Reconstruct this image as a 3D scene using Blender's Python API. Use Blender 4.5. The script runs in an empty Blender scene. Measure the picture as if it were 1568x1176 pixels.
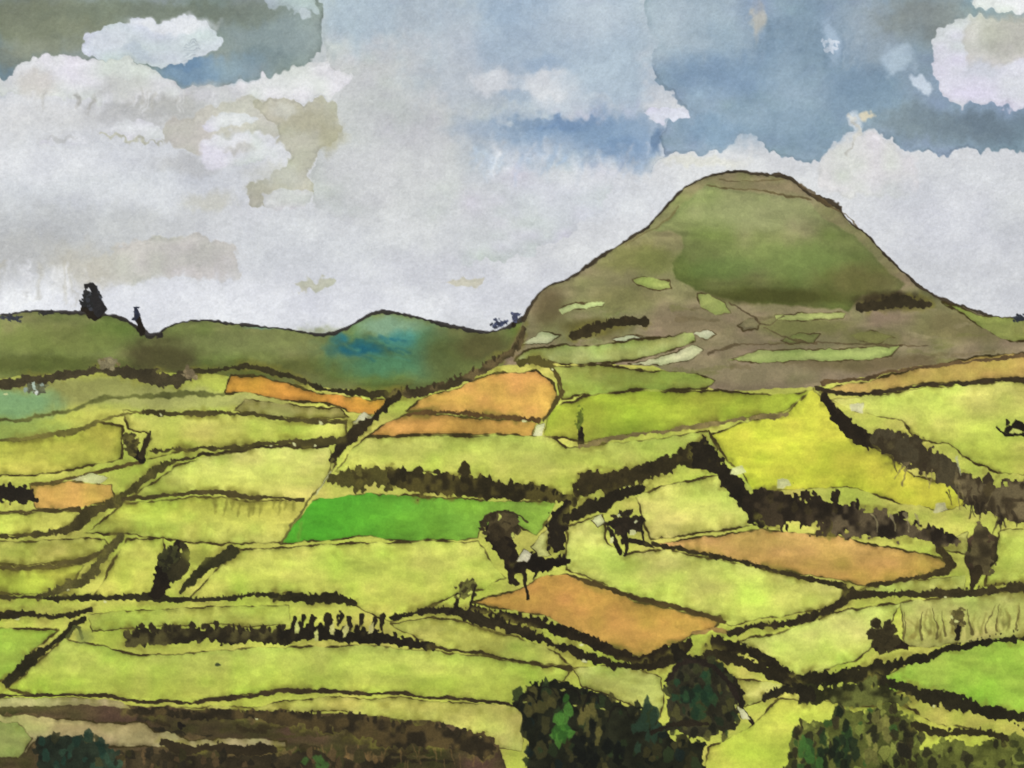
import bpy, numpy as np, math
# The photograph is a close-up of a watercolour painting. The sheet of paper is built as a real flat sheet
# (sheet units: 1 unit = 0.5 mm), each painted element is its own mesh carrying its own pigment.
U=0.0005; STEP=1.3
X0,X1,Y0,Y1=-110.,1678.,-90.,1266.
xs=np.arange(X0,X1,STEP,dtype=np.float32); ys=np.arange(Y0,Y1,STEP,dtype=np.float32)
NX,NY=len(xs),len(ys)
X,Y=np.meshgrid(xs,ys)
def vn(sx,sy,seed):
    r=np.random.RandomState(seed)
    gx=(xs-X0)/sx; gy=(ys-Y0)/sy
    g=r.rand(int(gy[-1])+3,int(gx[-1])+3).astype(np.float32)*2-1
    ix=gx.astype(int); fx=gx-ix; fx=fx*fx*(3-2*fx)
    iy=gy.astype(int); fy=gy-iy; fy=(fy*fy*(3-2*fy))[:,None]
    a=g[iy][:,ix]*(1-fx)+g[iy][:,ix+1]*fx
    b=g[iy+1][:,ix]*(1-fx)+g[iy+1][:,ix+1]*fx
    return (a*(1-fy)+b*fy).astype(np.float32)
WF=(X+3*vn(45,45,1)+1.8*vn(15,15,2)+1.1*vn(6,6,3)+.6*vn(3.2,3.2,33), Y+3*vn(45,40,4)+1.8*vn(15,12,5)+1.1*vn(6,6,6)+.6*vn(3.2,3.2,34))
WS=(X+9*vn(60,60,7)+6*vn(22,22,8)+4*vn(9,9,9)+1.6*vn(4,4,29), Y+8*vn(60,60,10)+5*vn(22,22,11)+5*vn(9,30,12)+3*vn(7,7,13)+1.6*vn(4,4,30))
WN=(X+1.2*vn(20,20,14)+1.0*vn(6,6,15),Y+1.2*vn(20,20,16)+1.0*vn(6,6,17))
WARP={'f':WF,'s':WS,'n':WN}
NB=0.45*vn(120,22,20)+0.35*vn(40,7,21)+0.25*vn(90,90,22)+.25*vn(14,5,35)
NH=0.6*vn(70,50,23)+0.4*vn(25,18,24)
NR=0.6*vn(11,11,25)+0.5*vn(5,5,26)
NV=0.7*vn(6,13,36)+0.5*vn(3.5,6,37)
NL=0.6*vn(30,30,27)+0.5*vn(9,9,28)
NW=vn(38,38,38)
C=np.zeros((NY,NX,3),np.float32); C[:]=(205,206,209)
ID=np.zeros((NY,NX),np.int16); NAMES=['sky']
def newid(n): NAMES.append(n); return len(NAMES)-1
def ext(p):
    q=[]
    for t in p:
        x,y=t[0],t[1]
        if x<=2: x=-150
        if x>=1566: x=1720
        if y>=1174: y=1310
        q.append((x,y)+tuple(t[2:]))
    return q
def chaikin(p,closed=True):
    o=[];n=len(p)
    for i in range(n if closed else n-1):
        a=np.array(p[i],float); b=np.array(p[(i+1)%n],float)
        o+= [tuple(a*.75+b*.25),tuple(a*.25+b*.75)]
    if not closed: o=[tuple(p[0])]+o+[tuple(p[-1])]
    return o
def crop(x0,x1,y0,y1,pad):
    i0=max(0,int((x0-pad-X0)/STEP)); i1=min(NX,int((x1+pad-X0)/STEP)+2)
    j0=max(0,int((y0-pad-Y0)/STEP)); j1=min(NY,int((y1+pad-Y0)/STEP)+2)
    return (slice(j0,max(j1,j0)),slice(i0,max(i1,i0)))
def sdf(pts,PX,PY):
    d=np.full(PX.shape,1e9,np.float32); ins=np.zeros(PX.shape,bool); n=len(pts)
    for i in range(n):
        ax,ay=pts[i][:2]; bx,by=pts[(i+1)%n][:2]
        dx,dy=bx-ax,by-ay; L=dx*dx+dy*dy+1e-9
        t=np.clip(((PX-ax)*dx+(PY-ay)*dy)/L,0,1)
        d=np.minimum(d,(PX-ax-t*dx)**2+(PY-ay-t*dy)**2)
        if ay!=by:
            c=((ay>PY)!=(by>PY))&(PX<dx*(PY-ay)/(by-ay)+ax); ins^=c
    d=np.sqrt(d); return np.where(ins,-d,d)
def sm(v): v=np.clip(v,0,1); return v*v*(3-2*v)
LAND=False
def put(sl,m,col,idn=None):
    m3=m[...,None]; C[sl]=C[sl]*(1-m3)+np.asarray(col,np.float32)*m3
    if idn is not None: ID[sl][m>0.5]=idn
def wash(name,pts,col,col2=None,alpha=1,soft=1.7,edge=.14,ew=3.2,outline=0,oc=(58,49,25),warp='f',var=.09,rnd=0,bleed=0,bc=(116,112,40),horiz=False):
    pts=ext(pts)
    for _ in range(rnd): pts=chaikin(pts)
    ax=[p[0] for p in pts]; ay=[p[1] for p in pts]
    sl=crop(min(ax),max(ax),min(ay),max(ay),soft+24)
    PX,PY=WARP[warp][0][sl],WARP[warp][1][sl]
    if PX.size==0: return
    d=sdf(pts,PX,PY)
    m=sm(.5-d/soft)*alpha
    base=np.zeros(d.shape+(3,),np.float32); base[:]=col
    if col2 is not None:
        if horiz: g=(PX-min(ax))/(max(ax)-min(ax))
        else: g=(PY-min(ay))/(max(ay)-min(ay))
        g=sm(g+.15*NH[sl])[...,None]; base=base*(1-g)+np.asarray(col2,np.float32)*g
    base=base*(1+var*NB[sl])[...,None]
    h=(NH[sl]*.5)[...,None]*var*2
    base=base*(1+h*np.array([-.7,.05,-1.2],np.float32))
    if bleed:
        b=np.exp(d/ (14+8*NL[sl]).clip(4))*np.clip(.4+NL[sl]*1.5,0,1.1)*bleed
        b=np.clip(b,0,1)[...,None]; base=base*(1-b)+np.asarray(bc,np.float32)*b
    if edge:
        e=np.exp(-((d+2)/ew)**2)*edge*np.clip(.7+NL[sl],0,1.5); base=base*(1-e[...,None])
    put(sl,m,base.clip(0,255),newid(name) if name else None)
    if outline:
        w=outline*(.6+.9*np.clip(NL[sl]+.25,-.3,1))
        mo=sm(.5-(np.abs(d)-w/2)/1.5)*np.clip(.75+NL[sl]*1.1,0,1)
        put(sl,mo,oc)
def blob(cx,cy,rx,ry,col,a=1,soft=.9,warp='s',name=None,idn=None):
    sl=crop(cx-rx*1.6,cx+rx*1.6,cy-ry*1.6,cy+ry*1.6,12)
    PX,PY=WARP[warp][0][sl],WARP[warp][1][sl]
    if PX.size==0: return
    r=np.sqrt(((PX-cx)/rx)**2+((PY-cy)/ry)**2)
    r=r+soft*.2*NL[sl]
    m=sm((1+soft/2-r)/soft)*a
    if LAND: m=m*(ID[sl]>0)
    put(sl,m,col,newid(name) if name else idn)
R=np.random.RandomState(5)
def chip(x,y,rx,ry,col,idn=None,a=1,soft=1.5,n=None,warp='f'):
    n=n or R.randint(5,9); t0=R.rand()*6.28
    pts=[(x+math.cos(t0+k*6.283/n)*rx*(.55+.65*R.rand()),y+math.sin(t0+k*6.283/n)*ry*(.55+.65*R.rand())) for k in range(n)]
    sl=crop(x-rx*1.3,x+rx*1.3,y-ry*1.3,y+ry*1.3,8)
    PX,PY=WARP[warp][0][sl],WARP[warp][1][sl]
    if PX.size==0: return
    put(sl,sm(.5-sdf(pts,PX,PY)/soft)*a,col,idn)
def stroke(pts,col,rough=.35,soft=1.5,a=1,name=None,idn=None,warp='f',col2=None,fuzz=0,halo=0):
    pts=ext(pts); pts=chaikin([p if len(p)>2 else tuple(p)+(4,) for p in pts],False)
    W=max(p[2] for p in pts)
    sl=crop(min(p[0] for p in pts),max(p[0] for p in pts),min(p[1] for p in pts),max(p[1] for p in pts),W+12)
    PX,PY=WARP[warp][0][sl],WARP[warp][1][sl]
    if PX.size==0: return
    d=np.full(PX.shape,1e9,np.float32); mod=(1+rough*NR[sl]*1.3)*(1+rough*.9*NW[sl])
    for (ax,ay,aw),(bx,by,bw) in zip(pts[:-1],pts[1:]):
        dx,dy=bx-ax,by-ay; L=dx*dx+dy*dy+1e-9
        t=np.clip(((PX-ax)*dx+(PY-ay)*dy)/L,0,1)
        d=np.minimum(d,np.hypot(PX-ax-t*dx,PY-ay-t*dy)-(aw+(bw-aw)*t)/2*mod)
    if halo:
        hm=sm(1-d/(9+6*NL[sl]).clip(2))*np.clip(.35+NL[sl]*1.2+NW[sl]*.3,0,1)*halo*(ID[sl]>0)
        put(sl,hm,(118,112,48))
    if fuzz: d=d-fuzz*NV[sl]
    m=sm(.5-d/soft)*a
    cc=np.asarray(col,np.float32)*(1+.22*NL[sl])[...,None]
    if col2 is not None:
        g=sm(.4+NL[sl]*1.6)[...,None]; cc=cc*(1-g)+np.asarray(col2,np.float32)*g
    put(sl,m,cc.clip(0,255),newid(name) if name else idn)
DK=(34,29,20)
def hedge(pts,col=DK,tuft=1.0,name='hedgerow',fleck=.5,col2=None,up=1):
    col=tuple(c*.86 for c in col)
    pts=[(p[0],p[1],p[2]*1.1+1.2) for p in pts]
    i=newid(name) if name else None
    W=max(p[2] for p in pts)
    stroke(pts,col,.4,1.5,1,None,i,col2=col2,fuzz=min(3.6,1.0+W*.12),halo=.65)
    if tuft:
        for (ax,ay,aw),(bx,by,bw) in zip(pts[:-1],pts[1:]):
            L=math.hypot(bx-ax,by-ay); n=max(1,int(L/max(7,.33*(aw+bw)/2)))
            for k in range(n):
                t=(k+R.rand())/n; w=aw+(bw-aw)*t
                if R.rand()<.3: continue
                r=max(1.6,w*(.08+.17*R.rand()))*tuft
                x=ax+(bx-ax)*t; y=ay+(by-ay)*t-up*w*(.34+.16*R.rand())
                c=np.array(col)*(.85+.25*R.rand())
                chip(x,y,r*.9,r*(1.1+.9*R.rand()),c,i)
                if R.rand()<fleck*.07:
                    chip(x+R.randn()*3,y+up*w*(.9+.15*R.rand()),2.2+2.5*R.rand(),1.4+1.4*R.rand(),(204,205,148),None,.85)
                if w>24 and R.rand()<.5:
                    chip(ax+(bx-ax)*t,ay+(by-ay)*t+R.randn()*w*.15,r*1.0,r*1.3,np.array(col)+np.array([24,22,8]),None,.5,4)
def tree(cx,cy,rx,ry,col=DK,trunk=None,n=26,col2=None,holes=3,bg=(190,195,95),name='tree'):
    i=newid(name)
    if trunk: stroke(trunk,(32,26,18),.3,1.5,1,None,i,fuzz=1)
    chip(cx,cy,rx*.75,ry*.75,np.array(col)*.9,i,1,1.5,9)
    for k in range(int(n*1.5)):
        a=R.rand()*6.283; q=math.sqrt(R.rand())*.9
        r=min(rx,ry)*(.14+.22*R.rand())
        c=np.array(col)*(.8+.3*R.rand())
        if col2 is not None and R.rand()<.4: c=np.array(col2)*(.85+.3*R.rand())
        chip(cx+math.cos(a)*q*rx,cy+math.sin(a)*q*ry,r*1.2,r*1.1,c,i,.95)
    for k in range(holes):
        a=R.rand()*6.283; q=.5+.4*R.rand()
        chip(cx+math.cos(a)*q*rx,cy+math.sin(a)*q*ry,2+2*R.rand(),2+2.5*R.rand(),bg,None,.9)
def flecks(n,x0,x1,y0,y1,col=(204,205,150),r=2.2):
    for k in range(n):
        chip(x0+(x1-x0)*R.rand(),y0+(y1-y0)*R.rand(),r*(.6+R.rand()*1.3),r*(.5+R.rand()*.8),col,None,.9)

# ================= SKY =================
C+= (NH*3)[...,None]
C+= (vn(160,90,40)*4)[...,None]
def sp(pts,col,a=1,soft=3,**k):
    k.setdefault('edge',.05); k.setdefault('var',.05)
    wash(None,pts,col,alpha=a,soft=soft,warp='s',rnd=1,**k)
sp([(497,-150),(496,100),(545,112),(522,142),(516,215),(478,240),(472,290),(500,330),(560,400),(700,420),(900,360),(980,200),(985,-150)],(188,190,190),1,3,col2=(200,203,208),horiz=True,edge=.03)
blob(560,380,150,60,(203,205,208),.9,1.2)
blob(620,170,110,150,(188,190,190),.5,1.2)
blob(560,20,90,50,(166,182,194),.85,1.2); blob(680,30,80,40,(172,184,192),.7,1.2)
blob(540,200,50,70,(194,196,196),.6,1.2); blob(600,260,90,40,(199,200,202),.6,1.2)
blob(620,330,140,50,(190,191,194),.5,1.2); blob(650,70,50,60,(178,186,192),.6,1.2)
blob(450,380,120,50,(200,202,206),.7,1.2)
blob(100,340,190,60,(179,181,182),.75,1.2)
blob(60,390,120,30,(186,186,182),.7,1.1)
blob(150,270,220,45,(196,199,205),.8,1.2)
blob(60,250,150,26,(212,213,217),.7,1.1)
blob(250,300,120,20,(208,210,214),.6,1.1); blob(120,305,60,10,(188,190,196),.6,1.1)
blob(300,250,60,14,(178,178,178),.6,1.2); blob(320,310,40,14,(190,188,174),.6,1.1)
sp([(160,375),(210,365),(290,362),(352,378),(362,388),(356,405),(376,430),(300,434),(230,428),(165,440),(120,430)],(190,187,176),.75,5)
blob(300,400,50,16,(180,178,172),.6,1.1)
blob(120,415,45,40,(189,185,172),.7,1.0); blob(95,440,22,30,(216,216,216),.8,.9)
blob(250,470,380,34,(218,219,224),.9,.9)
blob(600,450,260,40,(209,210,216),.6,1.2)
blob(655,415,70,30,(188,189,196),.65,1.2)
sp([(440,437),(470,424),(515,416),(512,428),(480,438),(450,442)],(192,189,170),.8,3)
sp([(680,428),(735,430),(738,438),(715,443),(690,438)],(196,191,170),.8,3)
for k in range(16):
    x=-10+R.rand()*190; stroke([(x,400+R.rand()*15,4+3*R.rand()),(x-8,445+R.rand()*25,2)],(218,218,220) if R.rand()<.6 else (176,172,158),.5,9,.45,warp='s')
# dark upper left
sp([(-150,-150),(495,-150),(497,40),(494,102),(450,104),(400,126),(372,122),(330,150),(265,150),(245,112),(200,94),(130,92),(80,88),(25,96),(12,122),(-150,126)],(130,141,138),1,2.5,edge=.12)
blob(60,30,120,50,(124,129,106),.85,1.1); blob(-40,100,70,40,(108,128,140),.8,1.1); blob(10,85,30,16,(120,124,110),.7,1)
blob(210,15,120,14,(112,120,104),.7,1.1); blob(60,70,50,14,(142,146,128),.6,1.1)
blob(430,60,70,45,(136,151,152),.8,1.1); blob(380,20,60,20,(122,130,116),.6,1.1); blob(400,90,50,14,(116,132,136),.6,1.1)
blob(300,115,60,26,(118,144,168),.9,.9); blob(370,105,40,18,(128,149,162),.7,1); blob(285,95,30,12,(96,124,154),.6,1)
sp([(385,-150),(497,-150),(495,16),(470,12),(455,26),(440,15),(400,18)],(174,186,192),.8,3)
blob(468,22,8,10,(185,195,202),.8,.6)
sp([(120,75),(128,50),(165,38),(203,42),(212,26),(260,24),(300,27),(325,44),(344,58),(330,72),(300,94),(252,98),(200,96),(150,93)],(199,205,214),1,2.5)
blob(265,36,50,12,(217,219,223),.9,.9); blob(165,60,30,14,(209,213,220),.6,1); blob(210,80,30,10,(172,182,195),.5,1)
for k in range(6): stroke([(280+R.rand()*8,66+k*4.6,1.5),(300+R.rand()*6,64+k*4.6,1.5)],(136,146,158),.6,3,.5,warp='s')
# cloud band
sp([(20,92),(90,84),(180,94),(235,100),(255,125),(270,142),(330,140),(400,128),(430,108),(490,98),(545,108),(545,125),(515,140),(440,148),(380,160),(250,165),(150,152),(70,146),(-150,134),(-150,126),(12,122)],(212,212,214),.95,3)
blob(55,128,34,20,(198,193,186),.7,1); blob(190,135,40,18,(190,190,186),.6,1.1)
blob(240,168,90,18,(168,168,163),.75,1.0); blob(330,150,50,16,(172,174,175),.6,1.0)
blob(120,178,110,18,(192,192,193),.7,1.1); blob(60,170,70,14,(206,206,208),.7,1.1)
for k in range(26):
    x=60+R.rand()*280; stroke([(x,140+R.rand()*12,3+3*R.rand()),(x-3,158+R.rand()*16,2)],(162,160,152) if R.rand()<.5 else (212,212,214),.5,8,.45,warp='s')
sp([(250,185),(300,178),(350,160),(410,150),(440,180),(430,215),(395,205),(330,210),(310,235),(285,230),(250,215)],(180,177,164),.75,5)
# khaki-grey wash with hard right edge
sp([(395,160),(430,148),(470,150),(522,140),(518,215),(480,240),(470,262),(484,292),(478,312),(440,322),(402,320),(384,322),(380,292),(405,278),(425,258),(440,238),(420,225),(430,205),(410,190),(392,178)],(178,175,156),.8,2.5,edge=.10)
blob(465,180,40,24,(172,168,144),.7,1.1); blob(500,215,20,22,(166,162,134),.6,1.1); blob(400,300,16,16,(166,164,148),.6,1); blob(430,170,20,12,(198,198,190),.6,1)
blob(425,270,40,14,(190,190,182),.6,1.1)
sp([(395,322),(402,300),(430,288),(482,290),(480,316),(440,322)],(204,205,206),.9,3)
sp([(318,188),(340,175),(380,180),(390,192),(350,200),(325,198)],(206,208,212),.9,4)
sp([(310,222),(322,208),(370,204),(392,215),(430,216),(432,236),(400,250),(350,262),(310,250)],(207,208,212),.9,8)
blob(360,228,20,9,(186,184,180),.8,1); blob(352,216,30,7,(216,216,220),.8,1)
sp([(160,208),(186,184),(235,188),(256,198),(254,212),(190,211)],(213,214,216),1,2.5)
stroke([(158,212,4),(190,214,4),(250,216,5)],(170,168,140),.5,4,.6,warp='s')
sp([(55,212),(140,208),(140,224),(60,222)],(204,206,210),.7,4)
blob(125,214,14,6,(215,216,220),.9,.7); blob(95,212,26,4,(168,168,166),.5,.8)
# centre
blob(850,60,170,110,(168,183,197),.95,1.1)
blob(720,130,50,50,(176,183,191),.7,1.1); blob(800,20,60,30,(148,167,187),.65,1.1); blob(760,70,50,30,(158,174,190),.6,1.1)
blob(700,80,30,50,(184,190,197),.6,1.1); blob(960,60,30,60,(162,179,193),.6,1.1)
blob(745,128,34,18,(207,209,213),.85,.8); blob(845,132,48,26,(211,213,216),.9,.8); blob(830,98,40,12,(156,174,193),.75,.9); blob(790,150,30,10,(164,179,194),.7,.9)
blob(930,110,60,50,(174,189,201),.8,1.1); blob(900,30,80,30,(186,196,204),.6,1.1); blob(890,160,50,12,(196,204,210),.6,1)
blob(790,200,90,24,(146,162,181),.8,1.2); blob(870,205,100,22,(128,152,179),.9,1.1); blob(860,190,60,8,(110,136,169),.7,1); blob(800,188,50,6,(128,148,171),.7,1)
blob(950,205,70,34,(132,156,181),.85,1.1); blob(985,235,30,30,(138,161,187),.8,1.0); blob(940,222,30,14,(114,140,171),.6,1)
blob(830,236,80,24,(162,178,196),.7,1.2); blob(745,245,40,36,(178,184,192),.6,1.2)
blob(925,250,14,8,(210,213,218),.7,1); blob(900,240,30,6,(190,200,210),.6,1)
for k in range(46):
    x=735+R.rand()*260; y=218+R.rand()*30; c=[(150,170,194),(166,182,200),(206,208,213)][R.randint(3)]
    stroke([(x,y,5+6*R.rand()),(x-8+R.randn()*4,y+22+R.rand()*26,2)],c,.6,12,.4,warp='s')
# right blue
sp([(1000,270),(1016,240),(1060,238),(1100,230),(1145,212),(1162,230),(1250,252),(1262,222),(1290,200),(1330,205),(1372,224),(1420,234),(1480,226),(1720,224),(1720,-150),(985,-150),(985,25),(1012,62),(1004,112),(1030,148),(1050,172),(1012,190),(1008,215),(1020,236)],(137,157,171),1,2.5,edge=.10)
blob(1070,40,80,60,(165,180,190),.9,1.1); blob(1020,20,40,60,(174,187,196),.7,1); blob(1110,70,30,40,(150,170,184),.6,1.1)
blob(1110,115,90,36,(130,153,176),.8,1.1); blob(1230,60,60,60,(126,147,164),.8,1.1); blob(1190,90,24,40,(144,164,180),.6,1.1)
blob(1170,190,120,36,(132,154,173),.7,1.1); blob(1210,150,50,50,(152,172,186),.5,1.1); blob(1090,200,40,20,(120,146,170),.6,1.1)
blob(1330,50,50,60,(152,165,174),.8,1.1); blob(1420,30,70,40,(132,138,134),.85,1.1); blob(1330,140,60,40,(120,142,162),.8,1.1); blob(1290,90,30,60,(120,142,162),.5,1.1)
blob(1470,195,130,24,(116,131,141),.95,1.1); blob(1400,185,40,26,(122,137,146),.8,1); blob(1400,100,30,50,(142,158,168),.6,1.1)
blob(1520,60,60,40,(160,160,150),.6,1); blob(1005,215,7,26,(95,120,150),.7,.9)
blob(1160,25,10,28,(196,186,168),.6,1); blob(1270,60,14,30,(164,182,200),.8,.9); flecks(14,1255,1285,55,85,(204,212,222),4)
for x0,y0,c in [(1165,20,(118,140,158)),(1180,60,(122,146,166)),(1240,30,(112,132,150)),(1300,40,(170,182,190)),(1060,120,(150,170,188))]:
    for k in range(4): stroke([(x0+k*8,y0+R.rand()*20,6),(x0+k*8-14,y0+50+R.rand()*20,3)],c,.6,12,.35,warp='s')
blob(1375,95,26,22,(178,194,206),.85,.9)
sp([(1424,70),(1432,48),(1470,36),(1505,20),(1560,30),(1720,36),(1720,160),(1540,168),(1500,158),(1450,158),(1432,130),(1426,100)],(213,215,219),1,2.5)
sp([(1480,30),(1530,20),(1568,25),(1568,80),(1500,100),(1475,110)],(202,199,188),.7,10)
blob(1550,50,40,36,(166,166,154),.6,1); blob(1410,130,12,12,(206,216,226),.9,.7); blob(1500,110,30,16,(200,204,210),.6,1)
sp([(1486,0),(1500,-20),(1720,-20),(1720,8),(1500,14)],(222,222,226),1,2.5)
sp([(982,174),(1000,162),(1030,163),(1062,170),(1050,184),(1010,186),(990,184)],(212,216,223),1,2.5)
sp([(1250,262),(1260,228),(1290,206),(1330,208),(1370,228),(1410,244),(1400,300),(1280,300)],(209,208,206),.9,12)
blob(1326,181,12,6,(206,196,172),.9,.8); blob(1306,186,8,18,(200,206,212),.8,.8); stroke([(1300,170,4),(1312,200,5),(1300,225,5)],(206,204,196),.5,4,.8,warp='s')
blob(1070,250,70,10,(205,204,194),.7,1); blob(1500,260,90,20,(202,204,207),.5,1.1)
blob(1480,340,90,60,(210,211,217),.6,1.2); blob(1545,330,40,40,(198,200,202),.6,1.1); blob(1400,290,60,20,(202,204,208),.5,1.1)
blob(880,300,130,36,(201,204,210),.6,1.2); blob(900,272,60,16,(209,210,214),.5,1); blob(700,350,90,30,(196,197,201),.5,1.2)
# back-runs: faint hard-edged tide marks
n1=.8*vn(150,95,80)+.45*vn(45,34,81)+.22*vn(15,13,82)+.1*vn(6,6,83)
for l,a in ((-.55,4.4),(-.2,4.),(.12,3.6),(.42,4.2),(.7,4)):
    C+=((sm((n1-l)/.05+.5)-.5)*a - np.exp(-((n1-l-.03)/.03)**2)*a*.8)[...,None]*np.array([1,1,.8],np.float32)
C+=(2.2*vn(24,20,84)+1.8*vn(8,8,85))[...,None]

# ================= HILLS =================
wash('distant_hills',[(0,494),(20,482),(60,476),(100,478),(150,480),(185,486),(205,497),(225,513),(240,513),(262,497),(300,490),(350,495),(400,500),(450,505),(490,513),(522,508),(550,492),(575,477),(610,479),(650,490),(700,501),(740,510),(775,503),(800,488),(815,540),(700,612),(0,640)],(116,124,70),(88,98,50),warp='n',var=.14,edge=.1)
LAND=True
blob(80,520,90,24,(122,132,68),.7,1.1,'f'); blob(80,560,110,14,(82,88,42),.7,1,'f')
blob(250,545,55,30,(74,68,42),.85,1,'f'); blob(400,525,110,20,(120,126,76),.7,1.1,'f'); blob(420,560,90,16,(88,92,44),.6,1,'f')
blob(600,535,90,40,(78,122,90),.85,1.1,'f'); blob(595,500,46,18,(130,160,134),.8,1,'f')
blob(545,535,40,12,(24,90,114),.8,1.1,'f'); blob(590,560,50,16,(74,118,84),.7,1,'f'); blob(518,520,14,9,(40,104,118),.8,.9,'f'); blob(615,520,24,14,(66,130,126),.7,1.1,'f')
for k in range(14):
    x=510+R.rand()*100; y=512+R.rand()*36; stroke([(x,y,5),(x+18+R.rand()*14,y+4+R.randn()*4,3)],(22,84,108) if R.rand()<.6 else (80,136,114),.6,8,.5)
blob(700,545,50,36,(92,100,54),.85,1,'f'); blob(740,530,40,20,(80,74,44),.7,1,'f'); blob(430,500,50,4,(114,156,138),.7,1,'n')
for k in range(18):
    x=R.rand()*700; stroke([(x,505+R.rand()*50,6+8*R.rand()),(x+40+R.rand()*40,508+R.rand()*50,4)],[(100,108,54),(132,140,82),(82,88,44)][R.randint(3)],.7,14,.3)
stroke([(0,494,3),(20,481,4),(60,475,5),(100,478,4),(150,480,4),(185,486,5),(205,498,6),(228,514,8),(240,513,5),(262,497,2),(300,489,3),(350,495,4),(400,500,2),(450,506,3),(490,513,3),(522,508,4),(550,492,4),(575,477,5),(610,480,4),(650,490,5),(700,501,4),(740,510,4),(775,503,5),(800,488,6)],(42,38,36),.6,1.5,.9,warp='n')
tor=[(770,560),(800,490),(820,457),(840,438),(875,426),(903,403),(950,375),(987,351),(1010,329),(1033,302),(1058,280),(1092,268),(1122,261),(1165,266),(1206,268),(1225,284),(1245,301),(1284,316),(1300,341),(1325,356),(1350,385),(1380,415),(1412,442),(1450,462),(1500,482),(1545,492),(1568,495),(1568,540),(1400,575),(1250,605),(1090,605),(1000,600),(860,600)]
wash('conical_hill',tor,(138,132,92),(132,121,90),warp='n',var=.15,edge=.12)
blob(975,396,50,24,(128,128,74),.8,1,'f')
wash(None,[(1000,352),(1022,336),(1044,312),(1082,280),(1125,290),(1200,302),(1236,308),(1255,335),(1312,362),(1345,402),(1386,436),(1368,452),(1322,450),(1300,474),(1250,468),(1180,466),(1120,458),(1070,446),(1035,428),(1026,405),(1044,385),(1048,360),(1025,350)],(146,149,100),(96,102,54),warp='f',var=.13,soft=5,edge=.10)
blob(1150,325,90,26,(150,154,106),.7,1.1,'f'); blob(1190,395,120,26,(122,135,76),.75,1.1,'f'); blob(1240,405,60,26,(116,134,72),.5,1.1,'f'); blob(1110,410,50,16,(108,130,68),.5,1.1,'f')
blob(1190,453,110,12,(72,73,34),.85,1.0,'f'); blob(1310,430,56,24,(102,96,56),.7,1.1,'f'); blob(1000,400,30,18,(118,122,68),.7,1,'f')
blob(1365,460,52,13,(56,48,30),.95,.9,'f')
stroke([(1082,283,1.5),(1120,288,2.5),(1160,290,1.5),(1198,300,2.5),(1238,306,3)],(90,76,45),.6,1.6,.7)
stroke([(1100,272,1.5),(1150,276,2),(1200,276,2)],(96,84,54),.6,1.6,.6)
stroke([(800,490,5),(820,457,4),(840,438,4),(875,426,5),(903,403,5),(950,375,3),(987,351,4),(1010,329,2.5),(1033,302,4),(1058,280,4),(1092,268,2.5),(1122,261,5),(1165,266,3),(1206,268,5),(1225,284,3),(1245,301,4),(1272,311,9),(1284,316,8),(1300,341,3),(1325,356,4),(1350,385,3),(1380,415,4),(1412,442,5),(1450,462,6),(1500,482,5),(1545,492,4),(1568,495,4)],(54,46,34),.6,1.5,.95,warp='n')
stroke([(1226,285,4),(1262,312,5),(1290,322,4),(1318,350,2)],(86,72,48),.6,2,.8)
stroke([(1040,315,2.5),(1025,335,2.5),(1000,352,1.5),(960,375,1.5)],(98,84,50),.6,2,.5)
blob(910,500,50,14,(92,86,44),.85,.9,'f'); blob(960,455,50,16,(122,118,74),.7,1,'f'); blob(1060,500,60,24,(128,115,87),.8,1,'f')
blob(1150,570,90,18,(140,128,97),.8,1,'f'); blob(1480,500,80,24,(118,110,72),.8,1,'f'); blob(1330,555,110,14,(104,92,60),.7,1,'f')
blob(1230,500,70,16,(116,117,66),.8,.9,'f'); blob(840,470,24,26,(100,88,58),.7,1,'f'); blob(1340,520,50,14,(108,108,62),.7,.9,'f')
for k in range(44):
    x=850+R.rand()*640; y=470+R.rand()*100
    stroke([(x,y,4+8*R.rand()),(x+25+R.rand()*40,y+R.randn()*8,3)],[(98,86,56),(148,136,104),(112,112,62)][R.randint(3)],.7,3,.35)
for p,c in [([(855,472),(878,462),(925,459),(920,467),(885,470),(860,480)],(194,198,140)),
 ([(966,432),(985,426),(1026,432),(1028,442),(1005,446),(975,440)],(164,172,96)),
 ([(1070,452),(1085,450),(1108,462),(1120,478),(1098,480),(1072,470)],(152,160,90)),
 ([(1186,484),(1230,477),(1295,478),(1290,486),(1225,490),(1190,490)],(166,174,102)),
 ([(1115,548),(1160,535),(1250,537),(1312,532),(1382,528),(1365,542),(1300,552),(1230,556),(1160,553)],(160,174,98)),
 ([(935,519),(960,514),(1005,518),(990,523),(945,524)],(206,206,172)),
 ([(1062,515),(1085,505),(1098,512),(1080,520)],(192,194,156)),
 ([(1130,500),(1150,486),(1166,492),(1160,506),(1140,508)],(128,122,84)),
 ([(1195,520),(1225,508),(1255,512),(1245,526),(1210,528)],(122,126,72)),
 ([(1300,515),(1335,508),(1370,516),(1340,528)],(122,124,68))]:
    wash(None,p,c,soft=2,outline=1.9,oc=(76,64,38))
hedge([(880,512,10),(910,500,14),(935,492,10),(955,493,12),(988,494,12)],(58,50,30),.8,None,0)
stroke([(1115,462,2),(1150,480,4),(1170,500,3),(1200,485,2)],(84,70,46),.6,1.6,.8)
stroke([(1085,540,2),(1120,528,3),(1200,525,2),(1300,526,3),(1420,528,2)],(84,70,46),.6,1.6,.7)
stroke([(1170,500,2),(1210,520,3),(1250,528,3)],(84,70,46),.6,1.6,.7)
hedge([(1320,470,12),(1360,460,16),(1400,462,13),(1420,468,7)],(60,52,34),.8,None,0)

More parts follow.
